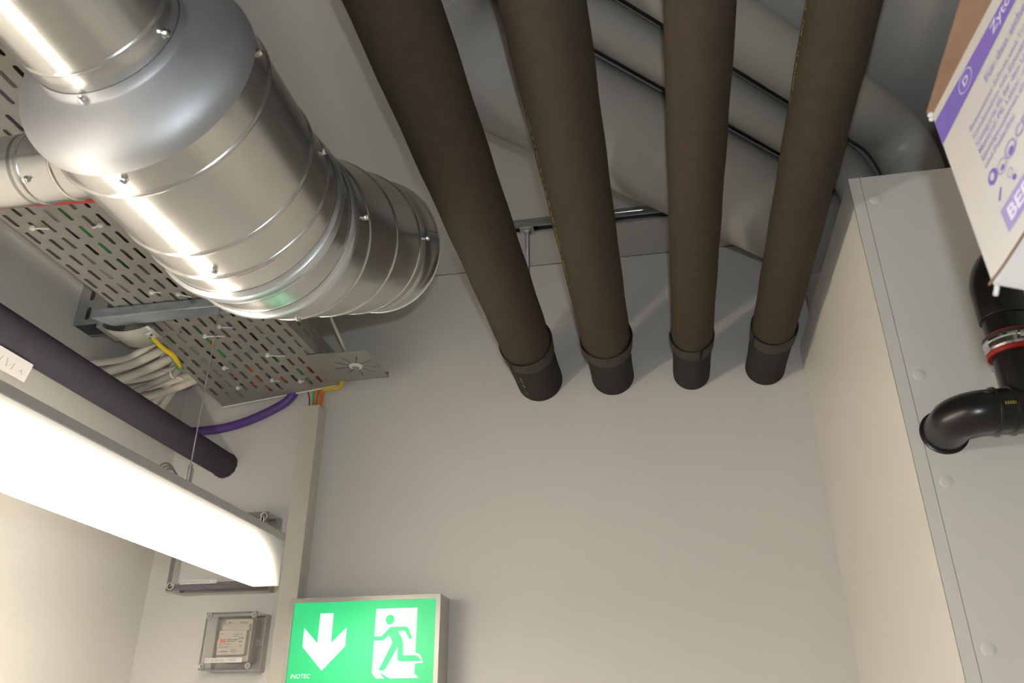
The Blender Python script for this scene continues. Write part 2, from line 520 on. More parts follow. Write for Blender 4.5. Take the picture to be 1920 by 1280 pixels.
dsweep([(.072, RD+.0003), (.075, RD+.0040), (.082, RD+.0054), (.0855, RD+.0054), (.087, RD+.0036), (.091, RD+.0036), (.093, RD)], GALV2, 'elbow_collar')
dsweep([(.5325, RD+.0005), (.534, RD+.0028), (.5375, RD+.0028), (.539, RD), (.538, RD-.0018)], RIMM, 'rim')
# longitudinal seam of the outlet
b = MB()
c0, n0 = dpath(.45); c1, n1 = dpath(.536)
side = V((1, 0, 0)); dn = n0.cross(side)
for a, bb in ((-.10, -.092),):
    q = [c0+(side*math.cos(a)+dn*math.sin(a))*(RD+.0004), c1+(side*math.cos(a)+dn*math.sin(a))*(RD+.0004), c1+(side*math.cos(bb)+dn*math.sin(bb))*(RD+.0004), c0+(side*math.cos(bb)+dn*math.sin(bb))*(RD+.0004)]
    b.quad(*q)
obj('lap_seam', b, GINK, duct)
def dscrew(y, r, px):
    """screw at height y with azimuth px (radians from straight down toward +x)"""
    d = V((math.sin(px), 0, -math.cos(px)))
    o = OY + DY*y + d*(r-.001)
    s = obj('screw', MB().lathe(o, d, [(0, .0048), (.001, .0050), (.0025, .0035), (.0026, .0040), (.0055, .0038), (.0062, .002)], 10), CHROME, duct, smooth=30)
for y, r, px in ((.557, RD, .016), (.729, RD, .032), (.557, RD, 1.75), (.729, RD, 1.83), (.492, rs, -.10), (.478, rs, 1.25)):
    dscrew(y, r, px)
for s_, az in ((.128, 1.62), (.45, 1.55), (.128, .1)):
    c, n = dpath(s_)
    dd = (V((1, 0, 0))*math.sin(az) + n.cross(V((1, 0, 0)))*math.cos(az)*1.0)
    if dd.z > 0.2: dd = V((dd.x, -dd.y, -dd.z))
    obj('screw', MB().lathe(c+dd*(RD-.001), dd, [(0, .0048), (.0025, .0038), (.0055, .0036), (.006, .002)], 10), CHROME, duct, smooth=30)
b = MB()
for i in range(14):
    a0 = .16+.030*i; a1 = a0+.030; hh = .7475; wv = .0016
    qq = []
    for aa, yy in ((a0, hh), (a1, hh+.0002), (a1, hh+wv*(1-i/20)), (a0, hh+wv)):
        rr_ = RD+.0012
        qq.append(OY+V((math.sin(aa)*rr_, yy, -math.cos(aa)*rr_)))
    b.quad(*qq)
obj('red_marking', b, RED, duct)
# branch going left beneath the tray
BY, BZ, RB = .665, 2.184, .043
bx0 = XD-.085
pts = [(V((bx0-h, BY, BZ)), V((-1, 0, 0)), r) for h, r in ((0, RB+.004), (.03, RB+.0015), (.045, RB))]
def bb(h, w=.0035, e=.002): return [(bx0-.0-h+w, 0), (h, e)]
br = MB()
prof = [(0, RB+.018), (.012, RB+.008), (.025, RB+.002), (.035, RB)] + bead(.085, RB, .003, .002) + [(.10, RB)] + bead(.128, RB, .003, .002) + [(.14, RB)]
br.lathe((bx0, BY, BZ), (-1, 0, 0), prof, 40, (False, False))
obj('branch_collar', br, GALV, duct, smooth=40)
A = arc(V((bx0-.215, BY, BZ)), (-1, 0, 0), (-.70, -.70, .0), .09)
obj('branch_elbow', MB().sweep([(V((bx0-.135, BY, BZ)), V((-1, 0, 0)), RB)]+[(p, d, RB) for p, d in A]+[(A[-1][0]+A[-1][1]*.2, A[-1][1], RB)], 40), GALV, duct, smooth=40)
obj('screw', MB().lathe((bx0-.118, BY-RB*.55, BZ-RB*.83), (0, -.55, -.83), [(-.001, .0045), (.0025, .0036), (.0055, .0034), (.006, .002)], 10), CHROME, duct, smooth=30)

# ------------------------------------------------------------------ perforated cable tray
TX0, TX1, TZ, TY0, TY1 = -1.103, -.776, 2.385, 0.30, 1.783
tray = thing('cable_tray', 'perforated galvanised cable tray running under the ceiling to the back wall', 'tray', ((TX0+TX1)/2, TY1, TZ))
def warp(x, y, z):
    k = max(0.0, (y-1.38)/.395)
    return V((x, y, z - .037*k*max(0, (TX1-x)/(TX1-TX0))))
PITCH = .0547; COLW = .0268
def slotcell(b, x0, x1, ya, yb, f, sl=.0385, sw=.0078):
    cx = (x0+x1)/2; cy = (ya+yb)/2; r = sw/2; h = sl/2-r
    inner = []
    for i in range(5):
        a = PI*i/4; inner.append((cx+r*math.cos(a), cy+h+r*math.sin(a)))
    for i in range(5):
        a = PI+PI*i/4; inner.append((cx+r*math.cos(a), cy-h+r*math.sin(a)))
    outer = [(x1, cy+h), (x1, yb), (cx, yb), (x0, yb), (x0, cy+h), (x0, cy-h), (x0, ya), (cx, ya), (x1, ya), (x1, cy-h)]
    n = len(b.v)
    b.v += [f(*p) for p in outer] + [f(*p) for p in inner]
    for i in range(10):
        j = (i+1) % 10
        b.f.append((n+i, n+j, n+10+j, n+10+i))
b = MB()
fb = lambda x, y: warp(x, y, TZ)
for k in range(12):
    xc = -1.088+COLW*k; x0 = xc-COLW/2; x1 = xc+COLW/2
    if k == 0: x0 = TX0
    if k == 11: x1 = TX1
    ph = (((k+1)//2) % 2)*PITCH/2
    y = 1.049 + ph - PITCH*13
    ys = []
    while y + PITCH/2 < TY1-.012:
        ys.append(y); y += PITCH
    start = ys[0]-PITCH/2
    b.quad(fb(x0, TY0-.2), fb(x1, TY0-.2), fb(x1, start), fb(x0, start))
    for yc in ys: slotcell(b, x0, x1, yc-PITCH/2, yc+PITCH/2, fb)
    b.quad(fb(x0, ys[-1]+PITCH/2), fb(x1, ys[-1]+PITCH/2), fb(x1, TY1), fb(x0, TY1))
o = obj('perforated_base', b, TRAYM, tray)
sm = o.modifiers.new('thickness', 'SOLIDIFY'); sm.thickness = .0012; sm.offset = 1
b = MB()
fs = lambda zz, y: warp(TX1, y, TZ+zz)
y = 1.49-PITCH*22
st = y-PITCH/2
b.quad(fs(0, .1), fs(.056, .1), fs(.056, st), fs(0, st)) if st > .1 else None
while y+PITCH/2 < TY1-.01:
    def f2(a, yy): return fs(a, yy)
    slotcell(b, .014, .042, y-PITCH/2, y+PITCH/2, f2)
    for a, c in ((0, .014), (.042, .056)):
        b.quad(fs(a, y-PITCH/2), fs(c, y-PITCH/2), fs(c, y+PITCH/2), fs(a, y+PITCH/2))
    y += PITCH
b.quad(fs(0, y-PITCH/2), fs(.056, y-PITCH/2), fs(.056, TY1), fs(0, TY1))
o = obj('right_side_wall', b, TRAYM, tray)
sm = o.modifiers.new('thickness', 'SOLIDIFY'); sm.thickness = .0012; sm.offset = 1
b = MB()
b.box((TX1-.010, .1, TZ+.0545), (TX1+.0005, TY1, TZ+.056))
obj('top_lip', b, TRAYM, tray)
b = MB()
p = [warp(TX0, yy, TZ+zz) for yy, zz in ((.1, 0), (1.38, 0), (TY1, 0))]
for yy0, yy1 in ((.1, 1.38), (1.38, TY1)):
    a0 = warp(TX0, yy0, TZ); a1 = warp(TX0, yy1, TZ)
    b.hexa([a0, a1, a1+V((.0012, 0, 0)), a0+V((.0012, 0, 0)), a0+V((0, 0, .056)), a1+V((0, 0, .056)), a1+V((.0012, 0, .056)), a0+V((.0012, 0, .056))])
obj('left_side_wall', b, TRAYM, tray)
b = MB()
b.tube([warp(TX0-.001, TY1, TZ), warp(TX0+.1, TY1, TZ), warp(TX0+.22, TY1, TZ), warp(TX1, TY1, TZ)], .0028, 8, 2)
obj('white_edge_guard', b, WHITEP, tray, smooth=60)['label'] = 'white plastic edge guard'
b = MB()
pp = [warp(TX1-.055, TY1+.002, TZ-.004), warp(TX1-.010, TY1+.001, TZ-.004), warp(TX1+.004, TY1-.02, TZ-.003)]
b.tube(pp, .0055, 8, 3)
obj('yellow_edge_guard', b, YELP, tray, smooth=60)['label'] = 'yellow plastic corner guard'
# tray support arm and wall channel
armt = thing('support_arm', 'bluish zinc support arm holding the cable tray from the left wall', 'bracket', (XL, 1.33, TZ))
b = MB()
b.hexa([(-1.150, 1.306, 2.361), (-.70, 1.306, 2.361), (-.70, 1.338, 2.361), (-1.125, 1.348, 2.361), (-1.150, 1.306, 2.3835), (-.70, 1.306, 2.3835), (-.70, 1.338, 2.3835), (-1.125, 1.348, 2.3835)])
obj('arm', b, ARM, armt, bevel=.0015)
def slotted(y, x0, x1, z0, z1, zs):
    b = MB()
    f = lambda a, c: V((a, y, c))
    zz = z0
    for zc in zs:
        b.quad(f(x0, zz), f(x1, zz), f(x1, zc-.022), f(x0, zc-.022))
        slotcell(b, x0, x1, zc-.022, zc+.022, f, .032, .011)
        zz = zc+.022
    b.quad(f(x0, zz), f(x1, zz), f(x1, z1), f(x0, z1))
    return b
for yy in (1.352, 1.410):
    o = obj('channel_flange', slotted(yy, XL+.002, -1.168, 2.376, ZC, [2.376+.026+.048*i for i in range(6)]), ZINC, armt)
    sm = o.modifiers.new('thickness', 'SOLIDIFY'); sm.thickness = .002
obj('channel_web', MB().box((XL, 1.351, 2.376), (XL+.0025, 1.411, ZC)), ZINC, armt)
obj('head_plate', MB().box((-1.166, 1.345, 2.362), (-1.150, 1.414, 2.46)), ZINC, armt, bevel=.001)

# star-slotted plate with round white detector at the tray end
sp = thing('detector_plate', 'galvanised plate with star slots and a round white detector, at the tray end', 'plate', (-.71, 1.68, 2.386))
b = MB()
cx, cy = -.702, 1.676
n = 9
f = lambda x, y, h=0: V((x, y, 2.3825-h))
# radial slot plate as wedges: each slot is a gap between fan pieces
hub = .018; R1 = .056
def outl(a):
    x0, x1, y0, y1 = -.80, -.645, 1.598, 1.752
    dx, dy = math.cos(a), math.sin(a); t = 9
    if dx > 1e-6: t = min(t, (x1-cx)/dx)
    if dx < -1e-6: t = min(t, (x0-cx)/dx)
    if dy > 1e-6: t = min(t, (y1-cy)/dy)
    if dy < -1e-6: t = min(t, (y0-cy)/dy)
    return (cx+dx*t, cy+dy*t)
cornerA = [math.atan2(yy-cy, xx-cx) for xx, yy in ((-.645, 1.752), (-.80, 1.752), (-.80, 1.598), (-.645, 1.598))]
angs = []
for i in range(n):
    a = 2*PI*i/n + .2
    for s_ in (-1, 1): angs.append((a + s_*.0, i, s_))
N = 144
slotw = .0020
for i in range(N):
    a0 = 2*PI*i/N; a1 = 2*PI*(i+1)/N
    def ring(a, r): return (cx+math.cos(a)*r, cy+math.sin(a)*r)
    am = (a0+a1)/2
    def inslot(r):
        for k in range(n):
            ak = 2*PI*k/n+.2
            d = (am-ak+PI) % (2*PI)-PI
            if abs(d) < 1.2 and abs(r*math.sin(d)) < slotw and math.cos(d) > 0: return True
        return False
    rr = [0.0, hub]+[hub+(R1-hub)*j/8 for j in range(1, 9)]
    for r0, r1 in zip(rr[:-1], rr[1:]):
        if r0 >= hub and inslot((r0+r1)/2): continue
        b.f.append(tuple(len(b.v)+q for q in range(4)))
        b.v += [f(*ring(a0, r0)), f(*ring(a0, r1)), f(*ring(a1, r1)), f(*ring(a1, r0))]
    b.f.append(tuple(len(b.v)+q for q in range(4)))
    b.v += [f(*ring(a0, R1)), f(*outl(a0)), f(*outl(a1)), f(*ring(a1, R1))]
o = obj('slotted_plate', b, TRAYM, sp, weld=True)
sm = o.modifiers.new('thickness', 'SOLIDIFY'); sm.thickness = .0015
obj('lipped_edge', MB().box((-.80, 1.751, 2.3815), (-.645, 1.7535, 2.395)), TRAYM, sp)
obj('detector_rim', MB().lathe((cx, cy, 2.382), (0, 0, -1), [(0, .0165), (.002, .0165), (.005, .0145), (.006, .009), (.0045, .0085)], 32), WHITEP, sp, smooth=50)
obj('detector_lens', MB().lathe((cx, cy, 2.376), (0, 0, -1), [(-.001, .0088), (.0015, .0085), (.0035, .006), (.0045, .002)], 24), CAB_GR, sp, smooth=50)
tag(obj('detector_cable', MB().tube([(-.735, 1.45, 2.52), (-.728, 1.53, 2.47), (-.712, 1.60, 2.41), (-.706, 1.64, 2.386)], .0034, 10), CAB_W, smooth=60),
    'white cable rising from the star-slotted detector plate behind the duct', 'cable')

# cables lying in the tray
def cable(x0, y0, x1, y1, r, m, label, z=None, grp='cables lying in the tray', end=None):
    z = z if z is not None else TZ+.0022+r
    pts = []
    n = 9
    for i in range(n+1):
        u = i/n
        yy = y0+(y1-y0)*u; xx = x0+(x1-x0)*(u*u*(3-2*u))+.006*math.sin(i*1.9+x0*40)
        zz = warp(xx, yy, z).z
        pts.append((xx, yy, zz))
    if end: pts += end
    o = obj('cable', MB().tube(pts, r, 10, 4), m, smooth=60)
    tag(o, label, 'cable', grp)
    return o
cable(-1.004, .2, -.995, 1.60, .0048, CAB_G, 'bright green cable in the cable tray, seen through the slots')
cable(-.984, .2, -.972, 1.62, .0045, CAB_GD, 'dark green cable beside the bright green one in the tray')
cable(-1.06, .2, -1.035, 1.70, .005, CAB_GR, 'grey cable nearest the left edge of the tray')
cable(-.955, .2, -.925, 1.74, .0055, SLEEVE, 'black cable in the middle of the cable tray')
cable(-1.083, .2, -1.079, 1.66, .0035, SLEEVE, 'thin black cable along the left wall of the tray')
cable(-1.030, .2, -1.015, 1.70, .0045, SLEEVE, 'black cable between the green and the grey one in the tray')
cable(-.862, .2, -.899, 1.66, .0050, CAB_P, 'violet cable in the tray, left of the duct')
cable(-.917, .2, -.882, 1.745, .0048, PLUM, 'dark violet cable in the middle of the tray')
cable(-.842, .2, -.845, 1.745, .0050, CAB_GR, 'grey cable in the right half of the tray')
cable(-.822, .2, -.82, 1.74, .0048, SLEEVE, 'black cable in the right half of the tray, under the duct')
cable(-.79, .2, -.795, 1.74, .0045, CAB_GR, 'thin grey cable by the right wall of the tray')
# cables that leave the tray and drop into the trunking
TKX0, TKX1 = -.871, -.824
def drop(x, m, r, label, xs, xe=None):
    zt = 2.395
    xe = xe or x
    pts = [(xs, 1.42, TZ+.012), (xs+(x-xs)*.4, 1.55, TZ+.010), (x, 1.70, TZ+.006), (x, 1.772, TZ+.006), (x, 1.7865, TZ-.012), (xe, 1.786, 2.34), (xe, 1.786, 2.26)]
    o = obj('cable', MB().tube(pts, r, 10, 5), m, smooth=60)
    tag(o, label, 'cable', 'cables dropping from the tray into the trunking')
drop(-.8475, CAB_O, .0042, 'orange cable dropping into the trunking, beside the green one', -.93)
drop(-.833, CAB_O, .0042, 'rightmost orange cable dropping into the trunking, under the yellow guard', -.80)
drop(-.8580, CAB_G, .0028, 'thin green cable dropping into the trunking', -.95, -.8565)
drop(-.872, CAB_M, .0018, 'thin magenta cable dropping into the trunking, slanting', -.98, -.8645)
cable(-1.01, 1.64, -.96, 1.77, .004, CAB_R, 'red cable crossing the left tray end')
cable(-.93, 1.62, -.88, 1.77, .004, CAB_R, 'second red cable in the tray end, under the white ties')
cable(-.98, 1.5, -.955, 1.765, .0045, CAB_O, 'orange cable lying at the left end of the tray')
# red cables below the side branch
for dz, dy, lb in ((0, 0, 'lower of two red cables slung under the branch duct'), (.004, -.016, 'upper of two red cables slung under the branch duct')):
    tag(obj('red_cable', MB().tube([(-1.23, .925+dy, 2.372+dz), (-1.12, .935+dy, 2.370+dz), (-1.0, .942+dy, 2.372+dz), (-.88, .955+dy, 2.374), (-.77, .965+dy, 2.378)], .0048, 12), CAB_R, smooth=60), lb, 'cable', 'red cables under the branch duct')

# cable ties poking through the slots
for i, (x, y, a, L, lb) in enumerate((
        (-1.063, 1.016, 0.2, .03, 'white cable tie at the left edge of the tray, below the red cables'),
        (-.938, 1.030, 2.9, .02, 'white cable tie beside the upper duct branch'),
        (-.985, 1.262, .1, .02, 'white cable tie in front of the support arm, the left one'),
        (-.935, 1.278, .7, .025, 'white cable tie in front of the support arm, the right one'),
        (-.975, 1.455, .15, .045, 'long white cable tie across the green cables behind the arm'),
        (-.923, 1.423, .3, .03, 'white cable tie by the lamp suspension wire'),
        (-.880, 1.570, .3, .040, 'long thin white cable tie in the middle of the tray end'),
        (-1.005, 1.60, .1, .012, 'white cable tie head beside the lamp wire, at the tray left'),
        (-1.02, 1.70, -.5, .016, 'white cable tie head in the left end corner of the tray'),
        (-.925, 1.69, .4, .018, 'white cable tie over the orange cable at the tray end'),
        (-.865, 1.72, -.2, .012, 'white cable tie nearest the yellow corner guard'))):
    p = warp(x, y, TZ)
    t = thing('cable_tie', lb, 'cable tie', p, group='cable ties under the tray')
    d = V((math.cos(a), math.sin(a), 0)); n_ = V((-d.y, d.x, 0))
    obj('strap', MB().obox(p-n_*.0018+V((0, 0, -.0052)), d*L, n_*.0036, V((0, 0, .0014))), WHITEP, t)
    obj('head', MB().lathe(p+V((0, 0, .001)), (0, 0, -1), [(0, .0035), (.002, .0052), (.007, .0050), (.009, .003)], 12), WHITEP, t, smooth=40)
b = MB().lathe(warp(-1.018, 1.424, TZ), (0, 0, -1), [(0, .0065), (.002, .0065), (.003, .0045), (.006, .0045), (.007, .002)], 12)
obj('tray_bolt', b, CHROME, tray, smooth=30)

# ------------------------------------------------------------------ left: dark pipe, wires, cable bundle
dp = thing('insulated_pipe', 'dark violet-grey insulated pipe along the left wall above the lamp', 'pipe', (-1.08, YB, 2.193))
b = MB().lathe((-1.08, YF+.02, 2.193), (0, 1, 0), [(0, .0318), (1.0, .0321), (2.0, .0318), (2.6, .0321), (3.0, .0319), (YB-YF-.021, .0318)], 48)
obj('pipe_insulation', b, PLUM, dp, smooth=40)
rr = MB()
for i in range(46):
    a = i/46*2*PI; q = random.uniform(.0315, .0335)
    rr.box((-1.08+math.cos(a)*q-.0012, YB-.0025, 2.193+math.sin(a)*q-.0012), (-1.08+math.cos(a)*q+.0012, YB-.0002, 2.193+math.sin(a)*q+.0012))
obj('torn_edge', rr, PLUM, dp)
# paper tag hanging below the dark pipe
pt_ = thing('paper_tag', 'small white paper tag with handwriting stuck under the dark pipe', 'label', (-1.066, 1.03, 2.14))
TG0 = V((-1.0640, 0.955, 2.1530)); TGd = V((0, 1, -.0)); TGu = V((.26, 0, .966))
fr = frame(TG0, (0, 1, 0), TGu)
b = MB().obox(TG0-TGu*.034, V((0, .150, 0)), TGu*.034, V((.0012, 0, -.0003)))
obj('paper', b, PAPER, pt_)
b = MB()
for (u, v_, du, dv) in ((.075, .020, .008, -.008), (.083, .012, .003, .010), (.096, .022, .004, -.014), (.1, .012, .012, .004), (.112, .008, .002, .012), (.128, .010, .006, .006), (.131, .015, .006, -.006), (.062, .012, .003, .013), (.058, .024, .009, 0)):
    p = TG0-TGu*.034+V((.0016, u, 0))+TGu*v_
    b.obox(p, V((0, du, 0))+TGu*dv, V((0, .0009, 0)), V((.0002, 0, 0)))
obj('handwriting', b, GINK, pt_)

# violet conduit on the back wall
tag(obj('violet_conduit', MB().tube([(-.905, 1.787, 2.400), (-.912, 1.787, 2.372), (-.930, 1.787, 2.350), (-.965, 1.787, 2.330), (-1.01, 1.787, 2.311), (-1.06, 1.787, 2.296), (-1.11, 1.787, 2.288), (-1.17, 1.787, 2.286), (-1.215, 1.787, 2.288)], .0115, 16, 6), CAB_P, smooth=60),
    'violet conduit curving from the tray end behind the dark pipe', 'conduit')

# white cables between tray and left wall
def wc(pts, r, lb, m=CAB_W):
    tag(obj('white_cable', MB().tube(pts, r, 12, 6), m, smooth=60), lb, 'cable', 'off-white cables bunched beside the tray')
LB = 'off-white cable in the bunch draped between tray and left wall'
bun = [(-1.128, 1.50, 2.40), (-1.122, 1.53, 2.40), (-1.118, 1.56, 2.39), (-1.116, 1.60, 2.385), (-1.113, 1.64, 2.38), (-1.112, 1.66, 2.375), (-1.13, 1.545, 2.41), (-1.125, 1.585, 2.40), (-1.12, 1.625, 2.392)]
for i, (x, y, z) in enumerate(bun):
    q = i/8
    e = (-1.222, 1.42+.033*i, 2.315-.010*(i % 3))
    m_ = ((x+e[0])/2+.004*math.sin(i*2), (y+e[1])/2+.01*math.cos(i), (z+e[2])/2-.010+.006*math.sin(i*1.7))
    wc([(x+.06, y+.015, z+.045), (x+.02, y+.006, z+.025), (x, y, z), m_, e], .0105 if i % 3 else .008, LB)
def jacket(b, name, lb):
    tag(obj(name, b, WHITEP, smooth=60), lb, 'clip')
obj_ = MB().tube([(-1.105, 1.60, 2.345), (-1.118, 1.595, 2.350), (-1.135, 1.575, 2.352), (-1.145, 1.56, 2.350)], .0035, 8, 3)
jacket(obj_, 'cable_clip', 'white clip over the bunched off-white cables')
# curved duct sheet beneath the arm (grey flexible cable)
gw = MB()
for iu in range(13):
    for iv in range(2):
        u = iu/12
        gw.v.append(V((-1.150+.105*u, 1.352+.085*iv-.02*u*iv, 2.366-.017*math.sin(PI*(u*.75+.1)))))
for iu in range(12): gw.f.append((iu*2, iu*2+1, iu*2+3, iu*2+2))
gwo = tag(obj('bent_sheet', gw, ALU, smooth=60), 'curved grey metal sheet tucked under the support arm', 'sheet')
gsm = gwo.modifiers.new('thickness', 'SOLIDIFY'); gsm.thickness = .0012
# earth wire
ew = thing('earth_wire', 'earth wire with yellow and green insulation joining the tray to the grey cable', 'wire', (-1.06, 1.45, 2.36))
obj('wire', MB().tube([(-1.062, 1.392, 2.352), (-1.060, 1.43, 2.346), (-1.056, 1.47, 2.344), (-1.062, 1.505, 2.338), (-1.068, 1.52, 2.334)], .0058, 14, 6), EARTH, ew, smooth=60)
obj('grey_sheath', MB().tube([(-1.066, 1.518, 2.335), (-1.085, 1.53, 2.328), (-1.11, 1.53, 2.318), (-1.15, 1.53, 2.302), (-1.20, 1.535, 2.285)], .0085, 14, 6), CAB_GR, ew, smooth=60)
obj('terminal_lug', MB().lathe((-1.060, 1.372, 2.360), (.15, .9, -.25), [(0, .012), (.006, .0135), (.010, .009), (.022, .008)], 14), ALU, ew, smooth=40)
obj('lug_nut', MB().lathe((-1.058, 1.378, 2.355), (0, -.2, -1), [(0, .0085), (.006, .0085), (.007, .004), (.010, .004)], 6), CHROME, ew)
obj('tie_strap', MB().lathe((-1.088, 1.530, 2.327), (-.95, 0, -.3), [(0, .0085), (.0005, .0098), (.004, .0098), (.0045, .0085)], 14, (False, False)), WHITEP, ew, smooth=40)

# ------------------------------------------------------------------ linear lamp
LX0, LX1, LZ0, LZ1, LY0, LY1 = -.791, -.736, 1.830, 1.9165, -.05, 1.485
lamp = thing('linear_lamp', 'long square-section suspended lamp with glowing white diffuser and grey housing', 'lamp', ((LX0+LX1)/2, .8, LZ1+.015))
LM, nt, bs = glow('lit_opal_diffuser', (1.0, 0.86, 0.70), 1)
tc = nt.nodes.new('ShaderNodeTexCoord'); spx = nt.nodes.new('ShaderNodeSeparateXYZ')
nt.links.new(tc.outputs['Object'], spx.inputs[0])
m1 = nt.nodes.new('ShaderNodeMapRange'); m1.interpolation_type = 'SMOOTHSTEP'
m1.interpolation_type = 'LINEAR'
m1.inputs['From Min'].default_value = LY1-.12; m1.inputs['From Max'].default_value = LY1+.0
m1.inputs['To Min'].default_value = 1; m1.inputs['To Max'].default_value = .22
nt.links.new(spx.outputs['Y'], m1.inputs['Value'])
m2 = nt.nodes.new('ShaderNodeMapRange'); m2.interpolation_type = 'SMOOTHSTEP'
m2.interpolation_type = 'LINEAR'
m2.inputs['From Min'].default_value = LZ1-.082; m2.inputs['From Max'].default_value = LZ1
m2.inputs['To Min'].default_value = 1; m2.inputs['To Max'].default_value = .22
nt.links.new(spx.outputs['Z'], m2.inputs['Value'])
mu = nt.nodes.new('ShaderNodeMath'); mu.operation = 'MULTIPLY'
nt.links.new(m1.outputs['Result'], mu.inputs[0]); nt.links.new(m2.outputs['Result'], mu.inputs[1])
pw = nt.nodes.new('ShaderNodeMath'); pw.operation = 'POWER'; pw.inputs[1].default_value = 3.3
nt.links.new(mu.outputs[0], pw.inputs[0])
mk = nt.nodes.new('ShaderNodeMath'); mk.operation = 'MULTIPLY'; mk.inputs[1].default_value = LAMP_STRENGTH
nt.links.new(pw.outputs[0], mk.inputs[0]); nt.links.new(mk.outputs[0], bs.inputs['Emission Strength'])
obj('diffuser', MB().box((LX0+.0008, LY0, LZ0), (LX1-.0008, LY1, LZ1)), LM, lamp, bevel=.0012)
obj('housing', MB().box((LX0, LY0-.001, LZ1), (LX1, LY1+.001, LZ1+.0145)), LUMA, lamp, bevel=.001)
LXC = (LX0+LX1)/2
for wy in (1.168, .25):
    obj('suspension_wire', MB().lathe((LXC, wy, LZ1+.014), (0, 0, 1), [(0, .0011), (ZC-LZ1-.014, .0011)], 8), ZINC, lamp, smooth=60)
    obj('wire_gripper', MB().lathe((LXC, wy, LZ1+.0145), (0, 0, 1), [(0, .0066), (.034, .0066), (.036, .004), (.042, .0034)], 14), ZINC, lamp, smooth=40)
b = MB()
for k in range(3):
    pts = []
    for i in range(15):
        a = PI*i/14
        pts.append((LXC+.004*k-.004, 1.115+math.cos(a)*(.027-.003*k), LZ1+.0145+math.sin(a)*(.026-.005*k)))
    b.tube(pts, .0016, 6, 0)
obj('coiled_cable', b, CAB_GR, lamp, smooth=60)

# ------------------------------------------------------------------ trunking, sign
tk = thing('cable_trunking', 'pale rectangular cable trunking running vertically down the back wall', 'trunking', (TKX0, YB, 1.0))
obj('cover', MB().box((TKX0, YB-.041, .9), (TKX1, YB-.003, 2.323)), TRUNK, tk, bevel=.0012)
obj('base_channel', MB().box((TKX0+.001, YB-.006, .9), (TKX1+.0015, YB-.0005, 2.321)), TRUNK, tk)

sg = thing('exit_sign', 'backlit green exit sign with white arrow and running figure', 'sign', (-.65, YB, 1.66))
sx0, sx1, sz0, sz1, sy = -.823, -.481, 1.655, 1.847, 1.725
b = MB()
b.box((sx0, sy, sz1-.0095), (sx1, YB-.0005, sz1)); b.box((sx0, sy, sz0), (sx1, YB-.0005, sz0+.0095))
b.box((sx0, sy, sz0+.0095), (sx0+.0095, YB-.0005, sz1-.0095)); b.box((sx1-.0095, sy, sz0+.0095), (sx1, YB-.0005, sz1-.0095))
b.box((sx0+.0095, YB-.01, sz0+.0095), (sx1-.0095, YB-.0005, sz1-.0095))
obj('housing', b, ALU, sg)
obj('frame_bevel', MB().box((sx0+.001, sy-.0012, sz1-.0035), (sx1-.001, sy+.002, sz1-.001)), ALU, sg)
obj('green_pane', MB().box((sx0+.0095, sy+.003, sz0+.0095), (sx1-.0095, sy+.006, sz1-.0095)), SIGNG, sg)
fz = lambda yy: (lambda x, z, h: V((x, yy-h, z)))
obj('arrow', MB().prism([(-.751, 1.814), (-.721, 1.814), (-.7205, 1.753), (-.688, 1.784), (-.688, 1.746), (-.736, 1.698), (-.785, 1.747), (-.785, 1.785), (-.7515, 1.753)], fz(sy+.003), .0004), SIGNW, sg)
door = MB()
door.prism([(-.624, 1.820), (-.532, 1.820), (-.532, 1.709), (-.532, 1.690), (-.523, 1.681), (-.585, 1.681), (-.608, 1.693), (-.597, 1.681), (-.614, 1.681), (-.624, 1.692)], fz(sy+.003), .0004)
obj('door_shape', door, SIGNW, sg)
foot = MB().prism([(-.5325, 1.730), (-.526, 1.7285), (-.520, 1.723), (-.5165, 1.716), (-.5155, 1.7095), (-.5325, 1.7095)], fz(sy+.003), .0004)
obj('foot_outline', foot, SIGNW, sg)
man = MB()
man.prism([(-.6245, 1.7640), (-.608, 1.7640), (-.5995, 1.7725), (-.5925, 1.7800), (-.588, 1.7822), (-.5545, 1.7822), (-.5505, 1.7800), (-.5405, 1.7605), (-.5425, 1.7572), (-.5465, 1.7570), (-.5575, 1.7738), (-.5715, 1.7738), (-.5625, 1.7580), (-.5590, 1.7480), (-.5580, 1.7250), (-.5310, 1.7250), (-.5240, 1.7215), (-.5190, 1.7150), (-.5195, 1.7130), (-.5630, 1.7130), (-.5680, 1.7150), (-.5700, 1.7190), (-.5710, 1.7415), (-.5940, 1.7000), (-.5975, 1.6968), (-.6100, 1.6968), (-.5835, 1.7500), (-.5865, 1.7580), (-.5920, 1.7660), (-.6020, 1.7560), (-.6055, 1.7550), (-.6245, 1.7550)], fz(sy+.0024), .0004)
man.prism([(-.5915+.0097*math.cos(a*PI/12), 1.7970+.0102*math.sin(a*PI/12)) for a in range(24)], fz(sy+.0024), .0004)
obj('running_figure', man, SIGNG, sg)
text_mesh('lettering', 'INOTEC', .0122, frame((-.8055, sy+.0022, 1.6837), (1, 0, 0), (0, 0, 1)), SIGNW, sg, bold=0, shear=.2, xs=1.0)

